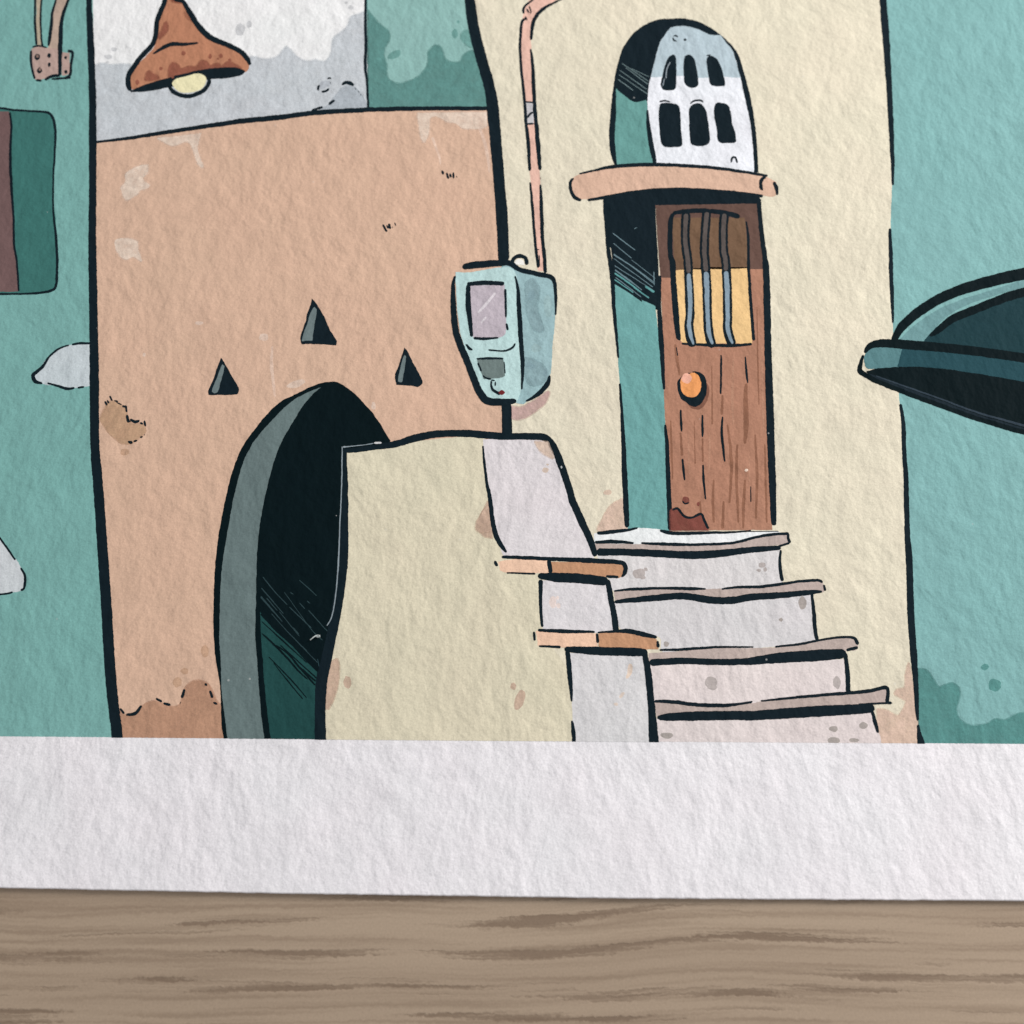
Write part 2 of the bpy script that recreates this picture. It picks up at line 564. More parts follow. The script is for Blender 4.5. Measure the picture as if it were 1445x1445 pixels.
# ---- back wall behind the bell lamp
bw = ink('white_wall', None, 3, ('f', (234, 234, 235), '@f 126,-360! 516,-360! 517,160! 440,168 300,185 134,206!'), label='white plaster wall with grey wash at its foot')
ink('grey_wash', bw, 4,
    ('f', (201, 206, 211), '@00 455,325! 480,335 520,322 560,332 620,327 700,330 900,320 1100,300 1240,300 @10 30,290 70,300 110,300 150,285 180,252 195,238 215,252 250,290 300,312 340,305 370,312 400,308 424,270 430,220 440,190 480,160 508,130 520,92 560,72 605,55! 612,570! 0,640! @00 480,735!'),
    ('d', (208, 209, 211), '@00 1225,150,24,32 1272,125,11,16 580,252,16,10 552,290,20,12 548,318,10,7 @10 525,38,13,11 5,125,14,18 500,14,8,7'))
ink('damp_patch', bw, 5,
    ('f', (178, 185, 192), '@10 300,575! 400,545 440,500 480,452 525,440 560,465 590,510 606,550! 606,565!'),
    ('d', (187, 192, 199), '@10 390,432,32,19,-25'))
ink('crack_mark', bw, 6,
    ('s', K, '@10 478,432,8 500,421,14 522,425,16 540,436,9', '@10 545,448,6 552,458,7', '@10 560,462,5 566,472,6', '@10 574,480,8 576,486,6', '@10 325,563,8 350,556,9 382,545,8', '@10 410,532,11 425,522,10 442,510,7',
     '@10 366,434,7 357,445,8 358,462,8', '@10 374,468,6 400,463,8 414,450,6', '@10 404,402,5 412,398,6 426,400,5', '@10 420,418,4 422,428,5'))
ink('ink_outline', bw, 7, ('s', K, '@10 596,-1300,12 600,-20,13 598,100,13 601,220,14 598,340,14 607,420,11 613,555,11'))

# ---- teal wall panel
tp = ink('teal_wall', None, 3, ('f', (136, 176, 171), '@f 518,-360! 672,-360! 672,0 690,100 702,158! 519,158!'))
ink('wash_blotch', tp, 4,
    ('f', (96, 144, 139), '@10 610,50! 640,90 680,130 716,160 720,205 702,235 690,280 705,330 712,400 760,425 830,412 880,380 912,340 920,295 920,262 950,235 980,240 995,270 1005,300 1040,320 1080,315 1098,282 1135,262 1160,262! 1230,570! 610,570!'),
    ('f', (116, 164, 158), '@10 1082,185 1100,160 1125,160 1150,240 1125,235 1098,212'),
    ('d', (112, 160, 154), '@10 745,280,38,20,-28 1054,172,16,24 1072,112,7,9'))

# ---- bell lamp
bell = ink('bell_lamp', None, 8,
    ('f', (180, 125, 97), '@00 850,-200! 880,-200! 905,-20 950,40 980,100 1030,160 1090,210 1180,250 1250,290 1272,335 1250,370 1200,356 1100,356 950,378 800,415 676,455 660,420 680,360 740,290 790,230 800,150 820,80 835,30'), label='terracotta bell shaped lamp shade')
ink('rust_stain', bell, 9,
    ('f', (150, 92, 74), '@00 738,410! 745,380 760,362 785,378 805,388 812,405!', '@00 858,392! 862,345 880,320 905,330 925,352 960,340 1000,340 1020,315 1050,312 1070,335 1110,325 1130,338 1160,318 1185,322 1230,352 1100,358 950,376',
     '@00 832,130 848,112 855,145 840,175 815,198 806,190 822,160'),
    ('f', (140, 84, 66), '@00 880,-60! 915,-5 930,10 900,12 870,0'),
    ('f', (166, 110, 86), '@00 940,60 980,100 985,110 950,90'),
    ('d', (150, 92, 74), '@00 935,272,11,12 1070,288,9,13 1125,285,9,11 820,350,9,9 1172,308,8,8 1110,300,5,5 700,420,10,14 880,392,9,9'))
ink('underside', bell, 10, ('f', K, '@00 664,462! 740,432 850,398 900,384 1000,362 1100,346 1200,345 1252,364 1222,386 1150,400 1060,406 880,442 750,466 670,470!'))
ink('bulb', bell, 11, ('f', (236, 223, 182), '@00 878,425 900,402 950,388 1010,376 1042,385 1052,410 1032,450 985,470 930,472 892,452'))
ink('ink_outline', bell, 12,
    ('s', K, '@00 842,-200,22 845,-20,22 822,50,24 800,110,24 795,180,24 775,230,22 720,290,24 680,345,24 655,390,24 655,440,24 668,462,14',
     '@00 885,-200,20 885,-10,18 930,5,20 965,60,26 1010,130,28 1070,190,28 1150,225,26 1220,260,26 1260,300,24 1276,332,14',
     '@00 858,430,13 880,465,20 930,488,20 980,488,20 1040,460,20 1066,420,18 1062,392,12'))
ink('brush_mark', bell, 12.5, ('s', K, '@00 780,275,7 840,240,19 880,226,21 940,226,15 1010,219,8'))

# ---- terracotta house
th = ink('terracotta_house', None, 6, ('f', PEACH, '@f 130,203! 300,180 440,160 700,153! 705,300 716,620! 700,650 520,800 470,1044! 164,1041! 152,820 138,600 131,300'), label='peach coloured house wall')
ink('pale_patch', th, 7,
    ('f', (230, 210, 193), '@00 640,885 690,855 748,840 755,880 730,910 762,945 745,962 710,970 700,990 650,1022 628,1000 618,955 640,930',
     '@00 588,1225 650,1215 700,1232 706,1275 722,1330 680,1308 640,1322 600,1290', '@00 800,706! 1025,680! 1008,750 1020,800 1036,852 1008,838 985,765 955,722 880,742',
     '@10 862,576! 1216,572! 1220,640! 1195,655 1100,655 1060,628 1020,622 960,592 930,600 922,680 898,725 880,700 870,640'),
    ('s', (226, 197, 178), '@10 1180,655,12 1205,720,16 1222,800,14 1230,880,6', '@01 1388,500,9 1384,600,16 1395,700,14 1402,760,8', '@10 940,700,14 975,800,9 980,840,4'),
    ('d', (227, 203, 186), '@01 1345,455,25,20 1015,382,22,10 735,545,8,10 @11 245,692,46,18,-18 640,805,12,20'))
ink('plaster_stain', th, 7,
    ('f', (195, 160, 130), '@01 510,875! 530,825 560,785 600,790 635,820 652,862 672,892 730,905 738,940 700,975 655,998 610,990 560,945 530,905'),
    ('d', (200, 163, 136), '@01 636,1040,24,17 @02 1045,790,20,32 905,950,22,26 940,892,20,16'))
ink('damp_foot', th, 7, ('f', (190, 147, 121), '@02 590,1085! 640,1117 690,1112 730,1070 780,1045 830,1058 880,1076 920,1060 935,1000 960,960 1000,940 1050,952 1080,990 1108,1050 1140,1072! 1150,1290! 600,1290!'))
ink('crack_mark', th, 8,
    ('s', K, '@02 612,1083,8 634,1110,8', '@02 643,1115,9 690,1108,14 722,1068,8', '@02 793,1031,8 826,1048,9', '@02 832,1056,9 870,1066,11', '@02 918,1060,6 922,1050,5', '@02 927,1030,13 941,985,9', '@02 1043,955,11 1056,967,8', '@02 1070,992,8 1084,1030,13', '@02 1088,1052,8 1108,1062,9'))
ink('crack_mark', th, 8,
    ('s', K, '@01 534,780,6 547,803,8', '@01 545,775,5 556,793,7', '@01 558,753,6 572,780,7', '@01 582,778,5 602,783,6', '@01 606,790,5 614,796,6', '@01 622,806,9 648,812,7', '@01 640,802,6 646,838,8', '@01 647,850,8 655,884,13 668,884,8', '@01 664,872,8 690,886,13 712,878,8', '@01 712,890,7 730,897,11', '@01 735,880,6 742,910,8', '@01 735,949,6 738,955,6', '@01 714,966,8 728,962,7', '@01 652,988,11 676,993,13', '@01 680,986,7 700,981,6', '@01 592,786,3 620,800,3'))
ink('crack_mark', th, 8,
    ('s', K, '@10 988,868,7 996,890,9', '@10 1012,880,6 1022,912,10', '@10 1028,884,7 1036,906,8', '@10 1046,878,6 1048,910,8', '@10 1061,897,8 1067,905,9'))
ink('crack_mark', th, 8,
    ('s', K, '@10 687,1145,7 708,1182,8', '@10 707,1148,5 715,1166,6', '@10 718,1140,8 725,1168,9', '@10 734,1157,8 738,1162,6', '@10 747,1135,6 753,1152,5'))
ink('ink_outline', th, 9,
    ('s', K, '@f 121.5,-360,8 124,-100,8 125.5,0,7.6 127.7,55,9.2 130.8,138,9.8 130.8,194,10.6 130.8,277,10 130.5,350,11 131.8,433,11.6 133.3,544,12.8 134,627,12.4 138.4,682,13.8 145.3,783,14.2 150.8,866,14.8 155.6,949,15.2 161.2,1004,15.2 164.5,1030,15.2 166,1060,15.2'))
ink('ink_outline', th, 9.3,
    ('s', K, '@00 480,726,9 650,706,16 800,682,18 1000,652,20 1200,622,24 @10 0,614,26 150,600,26 300,580,24 450,568,24 650,558,22 900,553,20 1100,553,20 1235,553,18'))

# ---- three triangular vents
VG = (106, 120, 121)
for blk, gr in (
    ('@11 325,258! 350,285 385,345 420,420 453,475 448,497! 400,493 275,490! 267,470 270,440 294,372 300,340 318,290', '@11 336,300! 350,312 337,400 329,472! 276,474! 284,430 302,388 314,340'),
    ('@11 797,508! 815,530 850,600 885,665 889,690 866,710 830,702 755,699! 749,650 765,605 780,560', '@11 797,545! 806,550 800,600 786,682 766,680 773,625 785,580'),
    ('@01 1126,560! 1140,575 1175,640 1215,710 1213,740 1195,748 1064,749! 1062,730 1090,660 1110,600', '@01 1131,592! 1144,602 1126,680 1108,737 1082,733 1094,690 1114,640')):
    v = ink('triangular_vent', None, 9, ('f', K, blk))
    ink('lit_side', v, 10, ('f', VG, gr))

# ---- archway
arch = ink('archway', None, 10,
    ('f', K2, '@11 440,682 480,696 530,730 590,790 650,860 700,940 728,985! 560,1100! @12 480,300 440,800 400,1290! @02 1150,1290! 1140,1238 1128,1150 1124,1000 1112,910 1096,800 1088,650 1092,450 1104,280 1128,120 1150,10 @01 1178,1160 1210,1070 1250,990 1310,910 1375,832 1445,774 @11 220,756 300,716 370,688 400,684'), label='dark arched passage')
ink('stone_reveal', arch, 11,
    ('f', (101, 117, 117), '@11 372,711! 300,738 230,778 160,838 90,912 30,985 @01 1275,1020 1240,1090 1212,1190 1190,1280 @02 1165,150 1140,300 1126,450 1120,600 1118,720 1126,860 1128,960 1140,1080 1160,1238 1162,1290! @02 1355,1290! 1335,1150 1322,1000 1312,850 1302,720 1303,600 1306,450 1310,300 1324,150 @11 90,1250 120,1130 160,1010 215,910 270,820 330,745'))
ink('lit_floor', arch, 11, ('f', (33, 70, 69), '@12 62,590! 130,680 200,735 280,825 352,898! 346,960 342,1100 340,1290! 125,1290! 104,1150 88,1000 76,850 66,700'))
ink('hatching', arch, 12,
    ('s', K2, '@12 66,560,10 150,650,12 250,745,12 352,850,12', '@12 66,600,10 150,690,8 250,780,9 352,880,9', '@12 70,640,4 180,740,7 300,850,4', '@12 70,700,5 130,755,10 190,815,9 265,900,8 305,935,5', '@12 140,760,5 200,800,8 260,870,9 342,965,8', '@12 105,820,4 180,895,6 240,960,6 300,1030,5', '@12 130,850,3 200,940,6 280,1035,5', '@12 250,860,6 345,945,8', '@12 165,760,5 350,930,6'),
    ('s', (46, 66, 70), '@12 75,412,5 130,480,4 200,555,3', '@12 210,565,4 322,672,4', '@12 68,468,5 180,600,3', '@12 64,512,9 110,565,7 175,640,3', '@12 95,520,4 150,585,3', '@12 262,428,3 350,508,4', '@12 215,490,4 232,502,3', '@12 300,535,5 316,548,4', '@12 262,545,3 290,575,3', '@12 308,582,4 405,690,4', '@12 160,590,3 262,715,3', '@12 185,490,2 330,690,3 380,735,3', '@12 230,670,3 260,705,3', '@12 200,690,3 355,850,3', '@12 120,600,3 200,690,3 300,790,3'),
    ('s', (40, 62, 68), '@12 354,830,4 362,870,4'))

# ---- cream tower
tw = ink('cream_tower', None, 6,
    ('f', CREAM, '@f 655,-360! @30 700,-1300! 725,-20 735,150 752,400 766,600 774,850 770,1000 764,1200 @31 764,60 770,200 776,390 788,560 806,740 818,850 832,1050 845,1250 850,1445 @32 856,300 868,600 884,800 896,1000 903,1150 910,1290! @f 716,1055! 716,600! 709,330 700,160 684,85 668,0'), label='tall cream house wall')
ink('pink_stain', tw, 7,
    ('f', (217, 190, 172), '@32 695,1085! 740,1092 780,1112 805,1118 835,1075 840,1045 800,1020 785,1005 800,985 836,975 842,900 858,850! 885,1000 900,1150 908,1290! 700,1290! 700,1180',
     '@21 560,1345 600,1300 662,1282! 670,1440! 520,1440 545,1380'),
    ('d', (217, 193, 174), '@21 570,1247,20,15 640,1290,14,14'))
ink('cast_shadow', tw, 7, ('f', (197, 166, 160), '@21 70,805! 130,810 200,775 268,733 255,785 205,830 150,866 108,876 80,862'))
ink('ink_outline', tw, 12,
    ('s', K, '@10 1075,-1300,50 1122,-100,52 1130,0,52 1152,150,54 1190,300,54 1232,450,54 1248,560,62 1261,700,58 1278,900,56 1294,1100,58 1304,1340,56', '@11 1316,780,50 1320,880,50 1322,965,52'))
ink('ink_outline', tw, 12.3,
    ('s', K, '@30 690,-1300,34 725,-20,34 738,150,37 755,400,30 765,600,27 774,800,20 777,945,9', '@30 761,1165,12 766,1300,20 @31 767,100,22 772,250,19 777,382,8',
     '@31 816,795,14 830,900,20 835,1050,21 844,1200,24 849,1445,27 @32 858,300,33 868,600,35 882,800,34 893,950,26 900,1100,18 903,1146,8', '@32 905,1165,9 908,1200,18 918,1250,34 925,1290,44'))

# ---- drain pipe
pipe = ink('drain_pipe', None, 8,
    ('f', (221, 180, 164), '@20 134,105! 140,60 152,25 200,-30 400,-110 1700,-500! 1700,-450! 420,-50 300,5 240,42 200,88 184,130 178,200 180,260 188,400 198,550 210,720 222,880 232,1000 238,1200 250,1385! 213,1380! 200,1250 188,1100 176,930 165,780 152,620 140,450 128,300 128,180'), label='pink drain pipe')
ink('coupling', pipe, 9, ('f', (192, 190, 192), '@20 150,520! 190,522! 192,630! 156,632!'))
ink('ink_outline', pipe, 10,
    ('s', K, '@20 158,95,8 135,105,12 126,150,14 123,250,13 128,350,13 139,450,14 147,550,13 155,650,16 165,750,18 172,872,13', '@20 174,930,8 185,1050,14 192,1150,13 206,1290,14 216,1365,12',
     '@20 176,250,8 186,330,16 192,450,19 198,550,18 206,650,20 215,750,22 224,868,15', '@20 224,905,6 228,915,6', '@20 226,940,9 231,1050,18 236,1200,17 245,1300,18 252,1392,16',
     '@20 143,70,10 138,50,12 152,25,10 180,5,8 230,-40,8 400,-125,8 1700,-520,8', '@20 155,45,6 168,66,10', '@20 168,30,6 178,60,6 172,72,5', '@20 148,85,8 158,104,8', '@20 1700,-430,8 420,-35,7 350,-10,6 300,12,9 240,46,16 203,85,20 186,130,18 179,205,9',
     '@20 150,519,7 190,522,7', '@20 155,633,8 192,630,8', '@20 155,602,8 175,580,11 190,574,8', '@20 220,1300,5 222,1360,5', '@20 196,1275,5 222,1272,4'))

# ---- arched window over the door
win = ink('arched_window', None, 8,
    ('f', K, '@20 610,850! 588,800 575,700 585,560 604,400 628,295 655,230 700,170 760,125 830,100 900,94 980,97 1050,118 1110,152 1150,182 1205,235 1240,290 1272,400 1302,520 1326,680 1338,880!'), label='arched fanlight window set into the wall')
ink('teal_reveal', win, 9, ('f', (98, 148, 143), '@20 612,450! 660,492 710,522 768,508! 772,560 768,620 784,730 796,812 803,845! 616,845! 612,780 606,700 612,560'))
fr = ink('window_frame', win, 9, ('f', (223, 225, 231), '@20 890,142! 950,132 1030,150 1090,177 1145,178! 1170,215 1205,260 1238,370 1268,500 1298,640 1313,800 1316,885! 1050,850 820,842! 812,790 792,700 778,610 772,530 780,430 800,350 830,230 860,180'))
ink('shaded_top', win, 10, ('f', (173, 189, 197), '@20 890,142! 950,132 1030,150 1090,177 1145,178! 1170,215 1205,260 1246,398! 1150,392 1050,398 950,388 850,392 788,394! 800,350 830,230 860,180'))
for s in ('@20 862,335 880,292 906,278 918,300 919,400 915,450 890,462 850,456 838,432 850,375',
          '@20 958,300 985,283 1010,298 1020,340 1032,400 1024,442 985,447 960,420',
          '@20 1072,300 1100,284 1130,305 1150,350 1167,410 1165,438 1100,436 1085,400',
          '@20 833,535 860,524 925,532 938,560 943,650 949,738 930,750 860,748 840,720 830,620',
          '@20 985,550 1012,528 1050,533 1075,580 1085,660 1089,722 1060,743 1000,740 988,720 984,620',
          '@20 1113,538 1130,522 1182,535 1196,570 1202,620 1220,680 1223,722 1200,728 1135,724 1125,660 1112,590'):
    ink('pane', win, 11, ('f', K, s))
ink('pane_gleam', win, 12, ('s', (150, 160, 168), '@20 866,400,3 872,350,4 890,315,3', '@20 850,440,3 858,400,3'),
    ('s', K, '@20 832,520,7 860,514,8 888,520,6', '@20 988,530,5 1010,514,8 1045,512,8 1056,524,5', '@20 890,290,6 905,278,8', '@20 960,290,5 980,283,7 1000,288,5', '@20 1072,285,6 1095,280,8'))
ink('ink_outline', win, 12,
    ('s', K, '@20 772,560,8 776,640,18 790,730,24 806,812,22', '@20 1198,830,7 1203,805,9 1220,803,10 1230,830,8', '@20 903,185,7 915,182,8 928,190,6', '@20 902,190,6 905,205,8 922,210,8'),
    ('d', K, '@20 965,203,8,6'),
    ('s', (112, 132, 134), '@20 640,322,2 700,362,3 778,415,2', '@20 660,345,2 775,430,3', '@20 630,358,2 768,455,3', '@20 625,380,2 770,478,3', '@20 690,350,2 780,392,2', '@20 622,405,3 700,462,3'),
    ('s', K, '@20 618,428,5 690,480,7 740,515,5', '@20 618,455,5 690,512,6', '@20 660,450,6 765,508,5', '@20 700,470,6 770,512,4'))

# ---- stone ledge over the door
led = ink('door_ledge', None, 13, ('f', (207, 172, 150), '@20 388,910! 430,888 500,870 650,855 850,850 1100,862 1350,892 1430,930! 1425,998 1360,998 1200,982 1000,968 850,966 700,982 560,1008 440,1018 400,1000 382,950'), label='peach stone ledge')
ink('ink_outline', led, 14,
    ('s', K, '@20 425,887,7 500,869,10 600,850,17 750,840,18 900,842,16 1100,855,16 1250,875,14 1385,897,11', '@20 395,908,9 380,930,14 381,970,16 400,1005,18 434,1022,12', '@20 1376,900,14 1353,918,18 1350,955,16 1360,970,10', '@20 1414,928,16 1428,958,20 1434,996,9', '@20 466,1022,12 560,1006,16 700,980,14 850,965,12 1000,965,12 1200,980,14 1360,1000,14'))

# ---- door recess
rec = ink('door_recess', None, 8,
    ('f', K, '@20 546,1010! 700,975 850,960 1000,960 1200,975 1345,1000! 1345,1060! 812,1060! 830,1400 @21 838,200 830,320! 700,250 598,180! 586,0 @20 565,1250 553,1100'), label='deep doorway recess')
ink('teal_jamb', rec, 9, ('f', (106, 158, 156), '@21 602,182! 700,242 812,296! 828,450 850,650 862,900 876,1200 888,1440! 672,1440! 662,1200 650,950 634,750 618,520 604,300'))
ink('ink_outline', rec, 10,
    ('s', K, '@20 551,1020,12 562,1150,18 575,1290,20 @21 592,150,22 600,300,18 614,450,14 623,562,8', '@21 631,690,10 642,850,14 650,1000,22 655,1150,26 662,1300,27 668,1425,22'),
    ('s', (104, 128, 136), '@20 595,1188,4 650,1232,4 710,1276,3', '@20 598,1240,3 690,1316,3', '@20 598,1298,5 700,1362,4 806,1440,3', '@20 600,1318,2 700,1392,3', '@20 704,1168,3 718,1158,3', '@21 600,30,3 700,100,3 808,185,3', '@21 606,58,2 800,200,3', '@21 604,90,3 800,215,2', '@21 690,60,2 812,155,2', '@21 606,112,6 680,165,6 745,215,3', '@21 610,150,4 740,250,3', '@21 804,120,3 806,190,3', '@20 805,1385,4 806,1440,3'),
    ('s', (92, 150, 150), '@21 604,128,6 660,165,7 740,225,5', '@21 700,200,4 780,255,6', '@21 760,195,8 806,225,9', '@21 604,160,5 700,228,4'),
    ('s', K, '@21 640,195,5 745,272,7', '@21 760,250,6 806,290,9', '@21 690,200,5 770,262,6'))

# ---- wooden door
door = ink('wooden_door', None, 10, ('f', (168, 122, 100), '@20 812,1046! 1332,1038! 1345,1200 @21 1368,100 1378,400 1388,800 1398,1100 1408,1438! 890,1440! 876,1100 858,800 852,500 838,150 @20 828,1300'), label='brown plank door')
ink('shaded_top', door, 11, ('f', (98, 75, 67), '@20 812,1046! 1332,1038! 1345,1200 @21 1364,106! 1295,108 1280,100 905,112 900,150 840,150! @20 828,1300'))
ink('dark_glass', door, 12, ('f', (110, 85, 65), '@20 898,1110! 1268,1110! 1285,1300 @21 1284,104! 910,112!'))
ink('lit_glass', door, 12, ('f', (226, 189, 134), '@21 912,114! 1100,98 1282,98! 1295,300 1306,487! 965,487! 940,470 925,300'))
GR = (146, 102, 80)
ink('wood_grain', door, 12,
    ('s', GR, '@21 912,490,8 922,560,14 935,650,6', '@21 1275,690,12 1272,780,22 1275,900,26 1268,1000,10', '@21 1155,750,8 1150,850,14', '@21 1180,900,6 1200,1100,16 1190,1300,8', '@21 1230,1000,8 1225,1150,14 1235,1400,8', '@21 1320,950,6 1330,1150,14 1325,1380,8', '@21 1370,1000,5 1375,1200,10 1380,1400,8', '@21 1110,1180,6 1105,1300,14 1110,1400,8', '@21 1040,1290,8 1045,1400,10', '@21 1270,1180,8 1262,1300,16 1260,1430,8', '@21 1160,1290,10 1155,1430,14', '@21 940,940,8 948,1060,12', '@21 1052,970,6 1055,1090,10', '@21 890,880,6 895,1050,10 900,1180,6', '@21 1010,880,3 1015,1100,6', '@21 1100,600,4 1102,900,7', '@21 1330,300,4 1335,600,7 1340,800,4'),
    ('s', (184, 138, 114), '@21 1210,560,5 1205,760,12 1210,900,5', '@21 1355,500,6 1360,800,9 1365,950,4', '@21 980,950,5 985,1150,9', '@21 1090,950,5 1085,1150,10', '@21 1290,1060,3 1292,1190,6'))
ink('red_stain', door, 13, ('f', (128, 72, 63), '@21 888,1335! 925,1330 960,1368 1000,1374 1042,1358 1062,1388 1082,1440! 888,1440!'), ('d', (128, 72, 63), '@21 967,1284,20,18 1030,1306,7,11'))
ink('plank_joint', door, 13,
    ('s', K, '@21 1147,545,6 1148,600,10 1145,745,8', '@21 1270,553,5 1277,640,12 1283,690,5', '@21 940,825,7 944,900,12 946,936,6', '@21 1052,850,7 1052,930,12 1052,965,6', '@21 1155,860,7 1151,940,12 1158,1030,12 1166,1090,6', '@21 950,1075,8 955,1130,12 962,1185,6', '@21 1055,1105,7 1058,1180,12 1068,1282,6', '@21 1298,1215,5 1299,1296,5',
     '@21 898,1336,9 925,1328,10 960,1368,12 1000,1373,10 1044,1356,12 1062,1390,12 1082,1432,12', '@21 950,1290,6 965,1304,7 985,1298,6', '@21 918,505,4 926,550,6'),
    ('d', (236, 208, 190), '@21 1277,1133,9,7'))
ink('window_bead', door, 14,
    ('s', K, '@20 902,1088,18 889,1130,24 888,1300,24 @21 900,80,28 906,200,28 916,330,30 930,455,24 938,470,14', '@20 900,1088,16 960,1078,22 1060,1074,22 1160,1085,24 1242,1106,22',
     '@20 1274,1128,7 1285,1200,12 @21 1288,100,14 1300,300,15 1314,472,14', '@21 945,487,9 1100,496,16 1200,498,14 1304,490,12'))
bars = ('@20 968,1078,{a} 964,1200,{a} 971,1290,{a} @21 977,60,{a} 984,200,{a} 988,330,{a} 984,415,{a} 1004,505,{a}',
        '@20 1074,1066,{a} 1064,1200,{a} 1062,1290,{a} @21 1065,60,{a} 1074,200,{a} 1078,330,{a} 1084,430,{a} 1104,508,{a}',
        '@20 1164,1075,{a} 1158,1200,{a} 1162,1290,{a} @21 1170,60,{a} 1178,200,{a} 1180,330,{a} 1182,420,{a} 1206,503,{a}')
top_ = ('@20 969,1090,{a} 964,1200,{a} 971,1290,{a} @21 977,60,{a} 981,128,{a}', '@20 1074,1082,{a} 1064,1200,{a} 1062,1290,{a} @21 1065,60,{a} 1070,120,{a}', '@20 1164,1090,{a} 1158,1200,{a} 1162,1290,{a} @21 1170,60,{a} 1172,115,{a}')
low_ = ('@21 981,130,{a} 986,200,{b} 990,290,{a} 986,350,{a} 985,415,{a} 1006,492,{c}', '@21 1070,122,{b} 1074,200,{b} 1078,330,{a} 1085,430,{a} 1104,492,{c}', '@21 1172,118,{a} 1178,200,{b} 1180,330,{a} 1183,420,{a} 1206,488,{c}')
for b, t, l in zip(bars, top_, low_):
    o = ink('window_bar', door, 15, ('s', K, b.format(a=46)))
    I = Ink(16)
    I.stroke((86, 79, 76), t.format(a=21)); I.stroke((128, 147, 160), l.format(a=20, b=24, c=10))
    I.build('bar_face', door)
ink('knob_shadow', door, 13, ('d', (124, 84, 68), '@21 1022,742,62,72'))
kn = ink('door_knob', door, 14, ('d', K, '@21 1001,714,82,87'))
ink('knob_face', door, 15, ('d', (228, 153, 94), '@21 992,697,54,60'), ('d', (230, 172, 150), '@21 972,664,27,26'), ('s', (168, 122, 100), '@21 950,640,8 975,630,12 1002,634,7'))
ink('ink_outline', door, 13,
    ('s', K, '@20 1338,1010,20 1350,1150,22 1368,1300,24 @21 1376,100,32 1382,300,36 1386,500,34 1392,700,38 1398,900,38 1405,1100,36 1411,1250,34 1416,1415,24',
     '@21 836,140,12 832,300,20 840,450,26 850,600,20 856,722,9', '@21 862,900,9 871,1000,18 879,1200,22 887,1438,24'))

